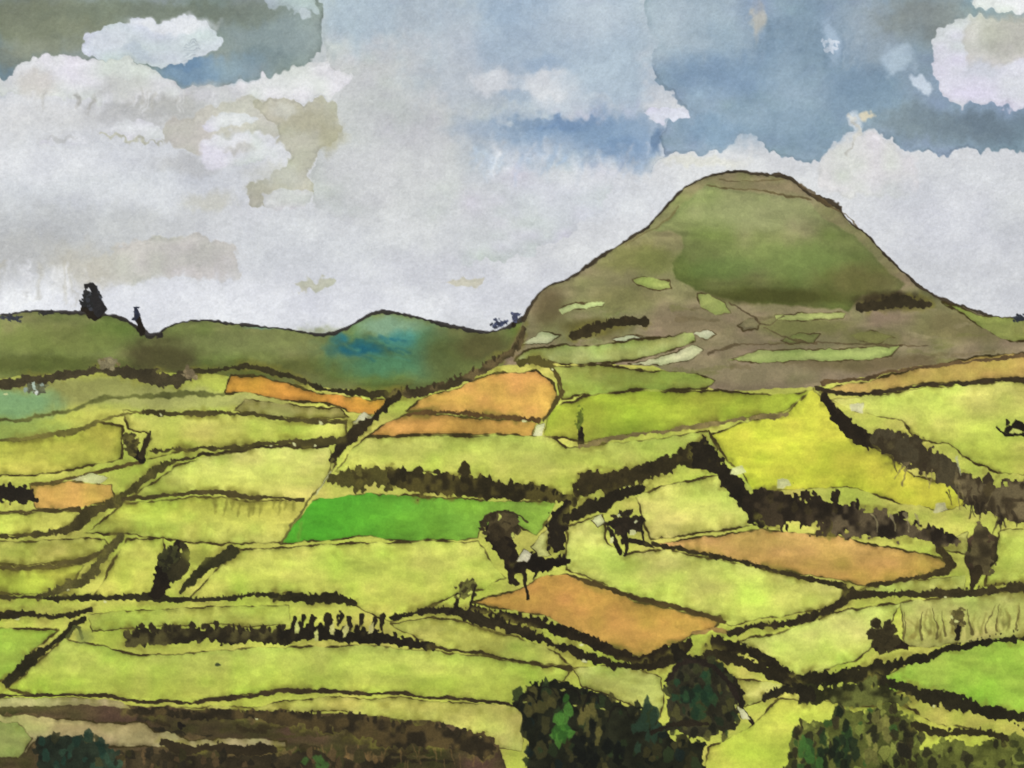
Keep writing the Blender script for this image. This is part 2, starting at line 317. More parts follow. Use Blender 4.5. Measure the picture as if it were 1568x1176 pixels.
# ================= FIELDS =================
wash('farmland_ground',[(0,590),(100,572),(200,572),(300,570),(450,588),(600,605),(700,585),(765,560),(860,555),(1000,560),(1100,600),(1250,592),(1400,562),(1568,530),(1568,1176),(0,1176)],(182,186,84),(172,177,74),warp='n',var=.12,edge=0)
blob(120,600,170,24,(132,132,76),.9,1,'f'); blob(20,620,70,24,(124,162,112),.9,.9,'f'); blob(10,660,90,20,(142,160,80),.8,1,'f')
blob(300,612,130,14,(160,160,94),.8,1,'f')
def F(pts,col,col2=None,o=3.0,bleed=.45,name='field',**k):
    def fx(c): return (c[0]-1,c[1]-1,min(c[2]+5,108)) if c[1]>c[0]*.93 else (c[0],c[1],c[2]-8)
    kw=dict(var=.11); kw.update(k)
    wash(name,pts,fx(col),fx(col2) if col2 else None,outline=o,bleed=bleed,**kw)
F([(1440,462),(1500,482),(1568,500),(1568,532),(1540,524),(1500,500)],(138,148,70),bleed=.2)
F([(1254,602),(1300,586),(1400,566),(1500,546),(1568,534),(1568,566),(1400,590),(1300,603)],(184,160,92),bleed=.4,bc=(140,112,56))
F([(1270,612),(1400,596),(1568,570),(1568,735),(1520,722),(1475,700),(1455,682),(1400,672),(1382,642),(1330,636)],(200,205,96),(188,196,76),bleed=.4)
F([(785,552),(800,538),(850,528),(920,528),(1000,518),(1062,512),(1064,524),(1000,542),(940,556),(830,556)],(154,166,88),bleed=.35)
F([(846,562),(900,558),(1000,566),(1070,570),(1092,582),(1080,594),(1000,596),(900,603),(860,612)],(150,163,68),bleed=.4)
wash(None,[(965,555),(1010,545),(1060,528),(1078,535),(1050,550),(1010,558)],(192,194,145),outline=1.5)
wash(None,[(796,528),(830,505),(860,512),(840,524)],(196,198,152),outline=1.5)
F([(832,667),(843,622),(880,614),(900,604),(1000,598),(1100,598),(1200,606),(1242,600),(1200,628),(1130,645),(1050,655),(960,666),(905,676),(870,670)],(168,180,56),(150,164,50),bleed=.4)
F([(1088,668),(1130,652),(1200,632),(1246,598),(1275,625),(1292,657),(1340,682),(1400,728),(1462,742),(1478,768),(1440,782),(1360,762),(1300,747),(1195,752),(1155,757),(1130,715),(1102,688)],(203,206,66),(195,198,58),bleed=.4)
F([(340,602),(352,573),(400,578),(440,590),(500,604),(560,611),(604,612),(572,632),(540,632),(500,618),(430,612),(375,600)],(202,148,70),bleed=.3,bc=(120,88,36))
F([(375,612),(430,618),(520,626),(535,640),(450,640),(360,630)],(162,158,84),bleed=.6,o=2)
F([(622,630),(650,606),(700,592),(760,571),(820,569),(846,588),(852,606),(832,641),(760,636),(690,632)],(208,164,90),bleed=.3,bc=(150,105,50))
F([(566,670),(600,642),(630,633),(760,640),(822,646),(814,667),(740,663),(650,666)],(198,155,84),bleed=.4,bc=(130,95,42))
wash(None,[(538,648),(556,630),(572,636),(562,650),(545,655)],(204,206,160),outline=1)
F([(515,722),(540,690),(562,672),(640,668),(780,665),(850,670),(870,684),(960,678),(1085,662),(1098,688),(1040,700),(960,728),(900,748),(888,765),(820,745),(720,735),(640,722)],(182,192,84),(188,194,76),bleed=.4)
F([(430,830),(455,790),(480,765),(560,758),(650,760),(740,766),(852,770),(838,800),(820,818),(790,806),(738,806),(732,824),(640,829),(560,821),(500,826)],(80,162,36),(140,174,58),bleed=.25,bc=(84,112,34),horiz=True)
F([(190,628),(300,632),(400,635),(530,645),(532,672),(440,677),(350,684),(280,692),(222,704),(234,665),(200,655)],(192,194,88),(180,182,74),bleed=.5)
F([(0,695),(60,667),(150,646),(192,652),(185,702),(110,722),(0,738)],(178,178,66),(188,188,76),bleed=.5)
F([(205,762),(270,712),(330,697),(400,687),(500,683),(516,712),(492,745),(467,767),(380,758),(300,755)],(198,198,100),(190,192,86),bleed=.4)
F([(45,740),(110,738),(170,745),(178,768),(120,777),(55,777)],(196,160,88),bleed=.3,bc=(140,104,46))
F([(130,818),(190,772),(300,762),(450,768),(475,768),(455,795),(432,828),(340,836),(280,826),(200,817)],(184,188,74),(194,199,88),bleed=.5)
F([(0,788),(60,784),(122,782),(90,817),(0,822)],(190,196,80),bleed=.45)
F([(0,836),(160,826),(168,842),(130,860),(0,872)],(184,188,80),bleed=.55)
F([(0,878),(125,868),(110,892),(60,908),(0,904)],(178,188,66),bleed=.5)
F([(140,915),(172,860),(192,824),(250,822),(250,870),(226,916)],(194,198,84),(178,182,72),bleed=.45)
F([(285,920),(320,882),(362,842),(500,832),(732,829),(748,852),(772,885),(740,905),(700,905),(650,932),(600,952),(548,932),(530,915),(430,905),(330,917)],(192,198,86),(182,190,74),bleed=.4)
F([(135,940),(300,930),(442,926),(442,958),(250,958),(140,968)],(178,184,78),bleed=.45,o=2)
F([(0,962),(92,962),(62,988),(32,1018),(10,1042),(0,1045)],(150,178,60),bleed=.4)
F([(8,1052),(60,1012),(100,977),(200,1002),(400,992),(560,990),(680,1000),(800,1015),(874,1023),(860,1042),(812,1047),(792,1078),(700,1070),(600,1062),(480,1055),(380,1060),(270,1077),(150,1067),(60,1065)],(176,192,78),(178,192,70),bleed=.25,o=3)
F([(600,955),(660,945),(720,958),(790,975),(850,1000),(872,1020),(740,1005),(660,992)],(182,188,80),bleed=.5)
F([(722,922),(760,912),(805,898),(830,880),(870,878),(920,896),(970,920),(1040,937),(1102,946),(1092,962),(1060,972),(1030,988),(985,1006),(940,992),(880,967),(840,947),(790,937)],(188,147,78),(192,151,82),bleed=.3,bc=(130,90,42))
F([(1002,832),(1080,822),(1170,813),(1260,818),(1350,836),(1440,856),(1468,868),(1400,886),(1330,900),(1260,882),(1180,872),(1090,852)],(194,160,96),(184,150,80),bleed=.4,bc=(130,98,46))
F([(988,800),(975,762),(1000,750),(1070,735),(1112,724),(1132,770),(1152,807),(1080,815),(1000,826)],(200,200,96),bleed=.4)
F([(868,870),(868,805),(922,785),(930,830),(960,852),(1010,840),(1090,857),(1180,876),(1292,897),(1282,932),(1200,942),(1120,958),(1100,943),(1000,922),(930,897)],(196,202,98),(190,198,84),bleed=.4)
F([(1130,985),(1200,965),(1290,937),(1382,925),(1362,960),(1330,992),(1308,1012),(1222,1037),(1180,1010)],(196,204,100),(198,204,92),bleed=.4)
F([(1340,1042),(1400,1012),(1500,980),(1568,968),(1568,1118),(1530,1097),(1480,1077),(1400,1057),(1370,1060)],(160,190,66),(148,184,58),bleed=.25)
F([(1530,812),(1568,806),(1568,894),(1510,896)],(188,196,84),bleed=.5)
F([(1380,925),(1480,908),(1568,902),(1568,966),(1450,985),(1385,990)],(180,184,92),(164,166,80),bleed=.6,bc=(112,104,52),name='scrub_patch')
F([(1430,830),(1480,815),(1485,850),(1440,845)],(184,188,90),bleed=.5)
F([(1310,905),(1400,890),(1480,880),(1480,900),(1400,912),(1320,918)],(182,186,88),bleed=.6,o=2)
F([(875,1022),(960,1018),(1012,1035),(1016,1080),(1000,1120),(960,1075),(890,1050)],(186,192,94),bleed=.5,o=2)
F([(1050,1010),(1090,1015),(1110,1040),(1180,1045),(1215,1050),(1190,1065),(1120,1085)],(184,190,90),bleed=.5,o=2)
F([(1065,1176),(1085,1145),(1145,1112),(1190,1070),(1250,1068),(1290,1082),(1380,1075),(1430,1108),(1540,1125),(1500,1150),(1568,1176)],(190,198,74),(182,190,66),bleed=.35)
F([(200,1085),(400,1080),(500,1066),(600,1070),(790,1082),(804,1100),(798,1150),(740,1140),(690,1110),(560,1105),(530,1090)],(180,178,80),(192,194,94),bleed=.6,o=2)
wash('earth_bank',[(0,1062),(120,1070),(250,1084),(420,1088),(540,1096),(690,1108),(760,1140),(830,1176),(0,1176)],(78,67,42),(60,52,32),warp='f',var=.3,edge=.1)
for k in range(60):
    x=10+R.rand()*720; y=1090+R.rand()*80
    if y<1085+x*.03: continue
    stroke([(x,y,5+7*R.rand()),(x+20+R.rand()*40,y+R.randn()*4,3)],[(48,40,24),(104,86,54),(64,58,30),(36,32,22)][R.randint(4)],.8,2,.7)
F([(0,1066),(60,1068),(190,1075),(200,1084),(100,1080),(0,1082)],(170,160,112),bleed=.2,o=0,name='lane')
F([(0,1096),(50,1094),(110,1103),(222,1108),(236,1122),(262,1120),(290,1132),(440,1132),(438,1142),(300,1150),(180,1142),(60,1128),(40,1150),(0,1140)],(182,172,126),(166,156,118),bleed=.5,bc=(110,96,60),o=2,name='lane')
F([(0,1110),(30,1105),(50,1130),(30,1160),(0,1150)],(152,160,82),bleed=.4,o=2)
hedge([(250,1140,8),(290,1150,12),(330,1142,8),(360,1152,14),(420,1146,8)],(56,47,30),1,None,0)
for k in range(40):
    x=480+R.rand()*260; y=1140+R.rand()*30
    stroke([(x,y,2),(x+R.randn()*4,y+14+10*R.rand(),2)],(114,90,54),.5,2,.6)
for k in range(12):
    x=170+k*26+R.randn()*4; stroke([(x,832,3),(x+R.randn()*3,800+R.rand()*14,5)],(150,148,66),.6,6,.28)
for k in range(12):
    x=325+k*11+R.randn()*3; stroke([(x,764,7),(x+R.randn()*3,778+R.rand()*14,2)],(118,114,48),.6,4,.6)

# ================= HEDGEROWS =================
hd=hedge
hd([(0,600,7),(50,585,12),(110,572,9),(150,566,8),(200,572,12),(260,584,14),(293,572,12)],(72,64,42),.8,fleck=.1)
hd([(293,570,5),(340,562,4),(390,562,6),(450,580,6),(520,602,6),(600,604,6)],(60,54,30),.8,fleck=.4)
hd([(600,604,8),(640,600,14),(700,582,14),(755,558,13),(790,535,9),(802,500,5)],(72,62,38),.9,fleck=.3,col2=(96,82,52))
hd([(612,605,8),(580,632,10),(552,655,14),(525,682,16),(512,705,13)],(52,44,26),1)
stroke([(512,705,5),(500,735,3),(470,766,3),(430,830,2.5)],(90,85,42),.5,1.6,.8)
stroke([(508,722,3),(484,756,3)],(202,204,155),.5,1.6,.7)
hd([(515,734,22),(560,734,28),(610,736,28)],(92,86,40),.9,fleck=.2,col2=(56,50,24))
hd([(610,736,30),(660,740,28),(710,744,26),(760,750,24),(810,756,22),(850,762,14),(880,768,10)],(54,47,26),1,fleck=.2,col2=(80,72,34))
chip(712,718,9,14,(50,44,24)); chip(640,722,10,8,(50,44,24))
hd([(900,746,28),(950,738,22),(1000,718,18),(1050,702,22),(1080,698,30)],(58,50,28),.9,fleck=.3)
hd([(1080,698,30),(1108,715,20),(1125,745,20),(1152,780,24),(1165,800,14)],(42,36,24),.9)
hd([(1150,768,24),(1200,782,44),(1260,786,50),(1300,794,50)],(48,40,28),.9,fleck=.1,col2=(62,52,36))
hd([(1300,794,50),(1350,802,40),(1400,814,30),(1455,828,20)],(46,38,28),.9,fleck=.2,col2=(90,78,56))
for x,y in [(1195,742),(1436,775),(1130,720)]: wash(None,[(x-9,y+8),(x-6,y-6),(x+8,y-7),(x+14,y+4),(x,y+9)],(202,203,140),soft=2)
for x in (1335,1362,1385,1402): stroke([(x,785,5),(x+7,800,3),(x+6,812,2)],(140,130,92),.6,2,.7)
hd([(1262,608,8),(1285,640,17),(1312,662,18),(1345,680,16)],(46,38,26),.9)
hd([(1350,668,20),(1375,688,38),(1420,705,44),(1460,730,40),(1478,760,26)],(84,75,52),.8,fleck=0,col2=(56,48,32))
hd([(1470,730,16),(1505,762,54),(1545,770,52),(1568,772,54)],(80,68,46),.7,fleck=0,col2=(104,92,64))
for k in range(26):
    x=1355+R.rand()*205; y=672+(x-1355)*.45+R.rand()*40
    stroke([(x,y,4+3*R.rand()),(x+8*R.randn(),y+18+14*R.rand(),2)],[(48,40,28),(60,50,34),(112,100,68)][R.randint(3)],.7,2,.75)
stroke([(1466,700,4),(1470,725,3)],(180,180,140),.5,2,.8)
wash(None,[(1300,618),(1322,615),(1322,634),(1304,628)],(204,205,150),outline=1)
tree(1556,655,20,16,DK,None,16,holes=0); chip(1553,664,12,5,(190,196,100)); stroke([(1526,655,3),(1545,670,4),(1568,675,3)],DK,.4)
tree(768,806,36,22,(76,66,42),[(760,805,34),(772,835,38),(782,865,22),(780,890,8)],26,(52,44,28),2)
stroke([(738,800,5),(748,788,6),(775,785,5),(795,790,5),(808,802,5)],(50,42,26),.6,1.6,.85); stroke([(758,808,18),(768,835,22),(775,860,14)],(48,40,26),.5,3,.8)
hd([(790,868,12),(812,858,20),(840,862,18),(868,858,12)],(34,28,20),1)
stroke([(800,870,7),(803,895,6),(808,915,5)],DK,.3,1.6); stroke([(825,870,5),(818,884,4)],DK,.3,1.6); stroke([(778,885,6),(790,892,8)],DK)
wash(None,[(786,858),(800,842),(815,848),(806,860)],(208,209,165),outline=1)
wash(None,[(812,836),(828,816),(842,808),(838,830),(846,848),(826,850)],(196,200,115),outline=1.5)
hd([(868,772,12),(852,800,24),(852,832,26),(862,838,10)],(38,32,22),.9,fleck=.1)
hd([(868,790,12),(905,776,14),(940,762,14),(985,748,6)],(44,38,24),.8)
wash(None,[(905,795),(920,784),(928,800),(915,806)],(204,205,150),outline=1)
tree(958,803,34,20,(42,35,25),[(955,815,12),(962,835,8),(958,852,5)],24,None,2,(200,201,150))
stroke([(935,812,7),(945,835,9),(950,850,5)],DK); stroke([(985,800,6),(990,835,6)],DK,.4); stroke([(955,830,8),(990,832,12),(1000,838,4)],DK)
chip(972,818,7,6,(200,201,140)); chip(938,826,4,6,(200,201,140))
hd([(722,932,10),(790,950,14),(840,962,17),(880,974,13),(940,998,13),(985,1014,13),(1030,998,14),(1058,984,14)],(46,38,24),1,fleck=.3)
stroke([(870,878,6),(930,902,6),(1000,924,7),(1060,936,5),(1110,950,5)],(72,60,32),.5,halo=.5)
stroke([(1060,970,6),(1100,962,8),(1115,968,6)],(136,110,62),.5)
hd([(600,945,4),(650,935,5),(690,935,12),(722,945,20),(790,962,12),(845,988,9),(900,1008,8),(985,1024,9),(1030,1010,9)],(44,38,24),1)
tree(712,903,20,16,(104,102,50),[(700,905,6),(698,925,7),(690,940,6)],18,(62,56,32),2); stroke([(728,900,4),(722,925,5),(715,942,6)],DK)
hd([(205,978,18),(260,972,20),(330,972,20),(400,974,20),(440,975,22)],(48,42,26),1,fleck=.5,col2=(78,72,40))
hd([(440,970,24),(500,970,22),(550,974,24),(600,980,18),(660,992,9)],(38,33,22),1,fleck=.5)
for k in range(9): 
    x=448+k*17+R.randn()*3; stroke([(x,960+R.rand()*6,6),(x+3,938+R.rand()*12,9+3*R.rand())],(40,35,23),.6,fuzz=1.5)
for k in range(12):
    x=215+k*19+R.randn()*4; chip(x,962+R.randn()*2,6,5+4*R.rand(),(48,42,26))
for x,y in [(528,968),(568,962),(455,962),(485,974),(508,964)]: wash(None,[(x-3,y+9),(x-4,y-4),(x+1,y-12),(x+4,y+2),(x+2,y+9)],(192,195,112))
stroke([(660,992,6),(740,1002,4),(810,1015,5),(872,1024,5)],(56,48,26),.5,halo=.5)
hd([(420,912,8),(460,914,14),(500,916,10),(540,924,10)],(46,42,24),1)
hd([(60,916,6),(130,914,6),(220,915,9),(290,918,6),(420,910,5)],(52,48,28),.9)
tree(260,862,20,30,(44,42,26),[(272,832,16),(257,868,38),(236,908,16)],28,(62,62,34),0); stroke([(278,830,8),(287,850,12),(268,880,20)],(48,44,26),.5)
hd([(358,845,12),(320,862,12),(298,882,10),(275,905,8)],(54,52,28),.8,fleck=0); blob(300,850,20,12,(126,128,54),.7,1,'f')
hd([(0,946,8),(40,938,9),(100,945,6),(140,934,6)],(50,44,26),.8)
hd([(128,948,6),(85,984,11),(40,1014,13),(8,1048,7)],(46,42,24),.7,fleck=.2)
stroke([(105,975,4),(120,955,5),(128,975,5)],(74,76,38),.5); blob(128,975,12,12,(114,122,62),.7,1,'f')
hd([(0,828,6),(90,820,7),(120,798,13),(150,780,13),(185,768,9)],(80,72,38),.8)
hd([(185,768,8),(230,728,13),(265,706,10)],(84,78,38),.8)
stroke([(265,706,6),(330,694,5),(400,685,5),(500,681,7)],(56,48,28),.5,halo=.5)
stroke([(190,766,5),(300,754,6),(340,756,9),(390,760,9),(465,765,5)],(70,62,34),.5,halo=.6); stroke([(0,785,5),(60,781,5),(122,778,6)],(76,66,36),.5,halo=.5)
hd([(60,914,8),(100,900,8),(135,885,10),(160,850,11),(182,824,10)],(90,84,44),.8)
stroke([(0,874,6),(60,868,5),(130,862,6),(155,845,5)],(80,72,38),.5,halo=.6); stroke([(0,906,4),(60,914,6)],(60,54,30),.5,halo=.5)
hd([(0,757,24),(25,756,26),(45,756,24)],(42,36,26),.7,fleck=0); stroke([(45,738,4),(110,735,4),(150,722,6),(212,710,6)],(86,74,38),.5,halo=.5)
wash(None,[(112,736),(140,724),(165,732),(150,742)],(198,198,138),outline=1)
tree(204,680,16,18,(88,82,40),[(215,705,14),(205,690,14),(196,668,8)],16,(62,56,30),1); stroke([(216,700,9),(226,680,6),(233,660,5)],(54,46,28),.4)
stroke([(0,690,4),(100,662,5),(170,640,6),(220,628,5)],(106,100,48),.6,halo=.5); hd([(220,628,4),(300,633,5),(370,634,4),(440,642,4),(530,648,4)],(84,76,40),.8,None)
hd([(232,692,3),(350,686,4),(440,678,5),(520,674,8)],(84,76,40),.7,None)
stroke([(0,655,5),(100,635,5),(150,612,7),(250,603,5),(340,602,4)],(96,98,50),.6,3)
tree(60,596,22,10,(96,98,72),None,14,(150,165,150),2,(195,200,190),name='bush'); tree(290,572,12,12,(120,106,78),None,10,(140,126,92),0,name='bush')
tree(165,556,20,11,(140,130,96),None,12,(110,98,64),0,name='bush')
stroke([(845,565,10),(858,585,12),(862,600,8),(850,612,6),(832,645,4)],(78,68,34),.6,halo=.5)
hd([(790,556,7),(820,552,12),(842,560,11)],(96,88,42),.8,None,fleck=.3)
tree(886,640,8,22,(100,112,40),[(890,655,8),(892,680,8)],14,(72,80,30),0)
hd([(890,682,4),(960,668,4),(1050,656,5),(1130,646,5),(1205,632,4)],(140,124,76),.5,None,0)
hd([(625,635,4),(690,630,4),(760,636,6),(825,642,5)],(100,76,42),.7,None)
wash(None,[(816,668),(822,650),(834,648),(830,668)],(202,203,150),outline=1)
stroke([(1250,596,4),(1300,604,6),(1400,592,5),(1568,568,6)],(54,45,30),.5); stroke([(1260,588,5),(1400,562,4),(1568,532,6)],(92,74,48),.5)
hd([(1000,832,6),(1090,852,5),(1180,873,5),(1290,897,6)],(60,52,30),.6,fleck=.3)
hd([(1330,900,5),(1400,888,5),(1468,870,8),(1440,845,8)],(70,60,34),.7)
hd([(1115,972,8),(1180,956,7),(1225,952,10),(1285,930,7),(1302,908,15)],(56,48,30),.9)
hd([(1302,912,10),(1400,912,8),(1480,905,9),(1568,896,8)],(62,54,32),.9)
wash('tree',[(1480,848),(1482,826),(1494,812),(1512,812),(1527,824),(1526,860),(1512,880),(1488,882),(1478,866)],(74,64,40),(56,48,30),soft=2,var=.4,edge=.2)
stroke([(1502,822,28),(1500,870,26)],(60,52,34),.6,2,.9,col2=(92,82,52),fuzz=5); stroke([(1497,878,16),(1490,900,6)],(50,42,26),.4)
tree(1352,975,26,26,(50,44,27),[(1345,985,24),(1385,990,10)],22,None,1)
for k in range(30):
    x=1385+R.rand()*180; y=984-R.rand()*12-(x-1385)*.1; b=R.randn()*5
    stroke([(x,y,4),(x+b,y-10-8*R.rand(),3),(x+b*.3+R.randn()*4,y-22-14*R.rand(),1)],[(126,120,58),(112,102,50),(150,150,74)][R.randint(3)],.7,5,.6)
for k in range(9):
    x=1392+k*20+R.randn()*4; y=980-(x-1385)*.1
    stroke([(x,y,3),(x+R.randn()*3,y-18,2.4),(x+R.randn()*7,y-34-10*R.rand(),1)],(84,75,40),.6,1.8,.8)
tree(1470,945,14,16,(98,90,48),[(1472,950,6),(1468,978,6)],12,(72,64,36),2,(190,192,120),name='shrub')
hd([(1095,985,20),(1140,997,14),(1200,1025,12),(1222,1045,18)],(44,38,24),.9)
hd([(1222,1045,22),(1290,1038,26),(1345,1028,18),(1400,1008,8),(1480,986,7),(1568,966,7)],(44,40,24),.8)
hd([(1035,990,10),(1045,1010,18),(1085,1012,12),(1118,1040,10),(1135,1070,12),(1130,1090,8)],(36,32,22),.9)
hd([(1085,1000,12),(1150,1020,12),(1215,1045,14)],(48,42,26),.9)
hd([(1345,1042,13),(1400,1058,13),(1460,1076,20),(1505,1088,15),(1568,1125,12)],(46,42,26),.9)
hd([(1240,1060,26),(1300,1064,30),(1350,1062,28),(1385,1075,14)],(54,54,28),.8,col2=(96,100,48))
hd([(1170,1068,9),(1210,1050,9),(1240,1062,20)],(44,40,26),.9)
stroke([(0,1062,5),(60,1064,5),(150,1067,5),(270,1079,6),(380,1063,6),(480,1056,6),(600,1063,5),(700,1070,5),(792,1080,5)],(54,45,28),.5,halo=.4)
hd([(200,1088,8),(300,1096,12),(400,1094,12),(480,1100,18),(540,1110,26),(600,1124,28),(680,1128,32),(738,1140,28)],(54,46,30),.8,fleck=.1,col2=(78,65,38))
def mass(name,pts,col,n,lo,hi,cols):
    i=newid(name); pts=ext(pts); a=[p[0] for p in pts]; b=[p[1] for p in pts]
    sl=crop(min(a),max(a),min(b),max(b),20); d=sdf(pts,WF[0][sl],WF[1][sl])+6*NR[sl]+2.5*NV[sl]
    put(sl,sm(.5-d/1.6),np.asarray(col,np.float32)*(1+.4*NL[sl])[...,None],i)
    k=0
    while k<n:
        x=min(a)+(max(a)-min(a))*R.rand(); y=min(b)+(min(max(b),1190)-min(b))*R.rand()
        if sdf(pts,np.array([[x]]),np.array([[y]]))[0,0]<4:
            r=lo+(hi-lo)*R.rand()**1.6; chip(x,y,r*.8,r*1.15,np.array(cols[R.randint(len(cols))])*(.8+.35*R.rand()),i,.85,2.0)
        k+=1
mass('tree',[(788,1075),(812,1045),(860,1042),(900,1055),(950,1075),(985,1085),(1000,1110),(1030,1130),(1080,1140),(1075,1176),(800,1176),(808,1130),(800,1100)],(30,31,20),200,4,15,[(22,24,17),(26,28,18),(40,50,28),(52,50,28),(22,30,26),(64,60,32)])
for cx,cy,n,cs in [(862,1108,16,[(60,104,36),(48,86,32),(72,116,44)]),(988,1106,12,[(40,58,42),(34,50,36)]),(908,1092,12,[(92,86,44),(70,68,36)]),(824,1085,9,[(74,70,36),(56,54,30)]),(915,1150,22,[(18,20,16),(24,26,20)])]:
    for k in range(n): chip(cx+R.randn()*(9 if n<20 else 28),cy+R.randn()*14,5+5*R.rand(),8+8*R.rand(),cs[R.randint(len(cs))],None,.85,2.5)
for x0,y0 in [(806,1062),(835,1052),(870,1056),(905,1066),(945,1082)]: stroke([(x0-14,y0+22,3),(x0-8,y0,4),(x0+8,y0-4,4),(x0+16,y0+14,3)],(24,22,16),.7,1.6,.8)
flecks(5,800,990,1050,1090,(150,154,70),2.4)
mass('tree',[(1022,1040),(1045,1008),(1090,1012),(1118,1045),(1130,1085),(1120,1118),(1095,1130),(1060,1130),(1022,1112)],(42,40,27),90,4,11,[(28,28,20),(54,56,32),(38,48,30),(70,68,36)])
for k in range(26): chip(1066+R.randn()*15,1070+R.randn()*13,6+5*R.rand(),7+6*R.rand(),[(34,60,38),(28,48,32),(44,68,40),(26,34,24)][R.randint(4)],None,.8,3)
stroke([(1022,1040,6),(1045,1010,6),(1085,1012,6),(1115,1045,6),(1135,1080,8),(1150,1105,6)],(34,28,22),.6,fuzz=1.5)
stroke([(1000,1120,8),(1040,1105,9),(1080,1108,6)],DK,fuzz=1.5)
wash(None,[(1128,1078),(1140,1085),(1148,1100),(1132,1100)],(200,201,150),outline=1)
mass('tree',[(1200,1176),(1204,1140),(1225,1112),(1262,1106),(1290,1090),(1325,1088),(1360,1075),(1395,1100),(1410,1130),(1400,1176)],(80,84,38),150,4,13,[(58,84,38),(106,114,50),(38,38,24),(118,122,56),(50,46,28)])
for cx,cy,n,sx,cs in [(1285,1145,26,13,[(30,40,25),(36,52,28),(24,30,20)]),(1236,1160,14,9,[(62,98,42),(48,76,36)]),(1350,1122,12,10,[(124,122,60),(100,98,50)]),(1388,1155,12,7,[(44,40,24),(34,32,22)])]:
    for k in range(n): chip(cx+R.randn()*sx,cy+R.randn()*18,5+5*R.rand(),8+8*R.rand(),cs[R.randint(len(cs))],None,.85,2.5)
mass('tree',[(1395,1176),(1410,1150),(1450,1135),(1500,1140),(1530,1125),(1568,1140),(1568,1176)],(86,90,40),90,4,12,[(60,64,32),(112,118,52),(44,42,26)])
hd([(1400,1110,8),(1440,1125,12),(1500,1120,8),(1540,1130,10)],(60,54,30),1,None,0)
mass('bush',[(50,1176),(60,1132),(90,1124),(140,1127),(178,1150),(185,1176)],(36,44,32),60,4,12,[(32,54,42),(32,34,24),(44,64,48),(56,56,34)])
mass('bush',[(180,1176),(190,1152),(260,1154),(330,1162),(470,1152),(600,1166),(620,1176)],(50,43,28),80,4,12,[(38,34,24),(82,66,42),(58,54,30)])
for k in range(8): chip(490+R.randn()*14,1168+R.randn()*5,6,6,(62,92,42),None,.8,3)
tree(277,1110,7,7,(30,26,20),None,8,None,0,name='bush'); chip(335,1018,5,4,(64,72,44))
# skyline trees
tree(140,458,15,18,(42,42,42),[(132,470,18),(145,478,22)],22,(58,60,66),0); stroke([(130,440,9),(138,436,7),(150,450,14),(152,474,14)],(42,40,40),.5); tree(126,466,8,8,(42,42,42),None,8,None,0)
tree(208,482,7,13,(46,50,66),[(208,485,10),(218,508,8)],12,None,0)
tree(18,486,20,7,(56,58,66),None,12,None,0); tree(72,476,20,5,(52,50,48),None,10,None,0); tree(240,511,8,5,(44,40,36),None,6,None,0)
tree(765,495,13,8,(62,68,92),None,12,(44,46,58),1,(205,208,214)); tree(788,485,8,11,(70,74,96),[(790,480,5),(786,500,5)],10,None,0)
tree(1562,488,14,9,(50,54,62),None,10,None,0)
# tide marks and dry-brush texture in the land
m_=(ID>0)[...,None]
n2=.8*vn(60,30,90)+.4*vn(20,14,91)+.2*vn(8,7,92)
for l in (-.45,0,.45):
    C*=1+m_*((sm((n2-l)/.06+.5)-.5)*.05-np.exp(-((n2-l-.03)/.03)**2)*.045)[...,None]
C*= (1+.022*vn(2.6,2.6,60)+.018*vn(7,7,61))[...,None]
C=np.clip(C,8,250)

# ---- pigment colours to linear reflectance ----
K=np.array([1.08,1.08,1.10],np.float32)
s=C/255.; lin=np.where(s<=.04045,s/12.92,((s+.055)/1.055)**2.4)*K
lin=np.clip(lin,0.004,0.9).astype(np.float32)
CX,CY=(1568/2,1176/2); ZC=1.25
relief=(0.6*vn(420,380,70)+0.25*vn(160,140,71))*0.0006   # slight cockling of wet paper
PXm=(X-CX)*U; PZm=ZC-(Y-CY)*U; PYm=relief
def mat(name,gran,bump,rough):
    m=bpy.data.materials.new(name); m.use_nodes=True; nt=m.node_tree; n=nt.nodes; l=nt.links
    b=n['Principled BSDF']; b.inputs['Roughness'].default_value=rough; b.inputs['Specular IOR Level'].default_value=.12
    tc=n.new('ShaderNodeTexCoord'); at=n.new('ShaderNodeAttribute'); at.attribute_name='pigment'
    nz=n.new('ShaderNodeTexNoise'); nz.inputs['Scale'].default_value=650; nz.inputs['Detail'].default_value=1
    l.new(tc.outputs['Object'],nz.inputs['Vector'])
    mr=n.new('ShaderNodeMapRange'); mr.inputs['From Min'].default_value=.3; mr.inputs['From Max'].default_value=.7
    mr.inputs['To Min'].default_value=1-gran; mr.inputs['To Max'].default_value=1+gran; l.new(nz.outputs['Fac'],mr.inputs['Value'])
    vm=n.new('ShaderNodeVectorMath'); vm.operation='SCALE'; l.new(at.outputs['Color'],vm.inputs[0]); l.new(mr.outputs['Result'],vm.inputs['Scale'])
    l.new(vm.outputs['Vector'],b.inputs['Base Color'])
    n2=n.new('ShaderNodeTexNoise'); n2.inputs['Scale'].default_value=330; n2.inputs['Detail'].default_value=2; l.new(tc.outputs['Object'],n2.inputs['Vector'])
    bp=n.new('ShaderNodeBump'); bp.inputs['Strength'].default_value=bump; bp.inputs['Distance'].default_value=.0006
    l.new(n2.outputs['Fac'],bp.inputs['Height']); l.new(bp.outputs['Normal'],b.inputs['Normal'])
    return m
M_sky=mat('watercolor_sky_wash',.03,.4,.85); M_f=mat('watercolor_field_wash',.05,.3,.8); M_d=mat('watercolor_dark_pigment',.12,.3,.7)
QI=ID[:-1,:-1]
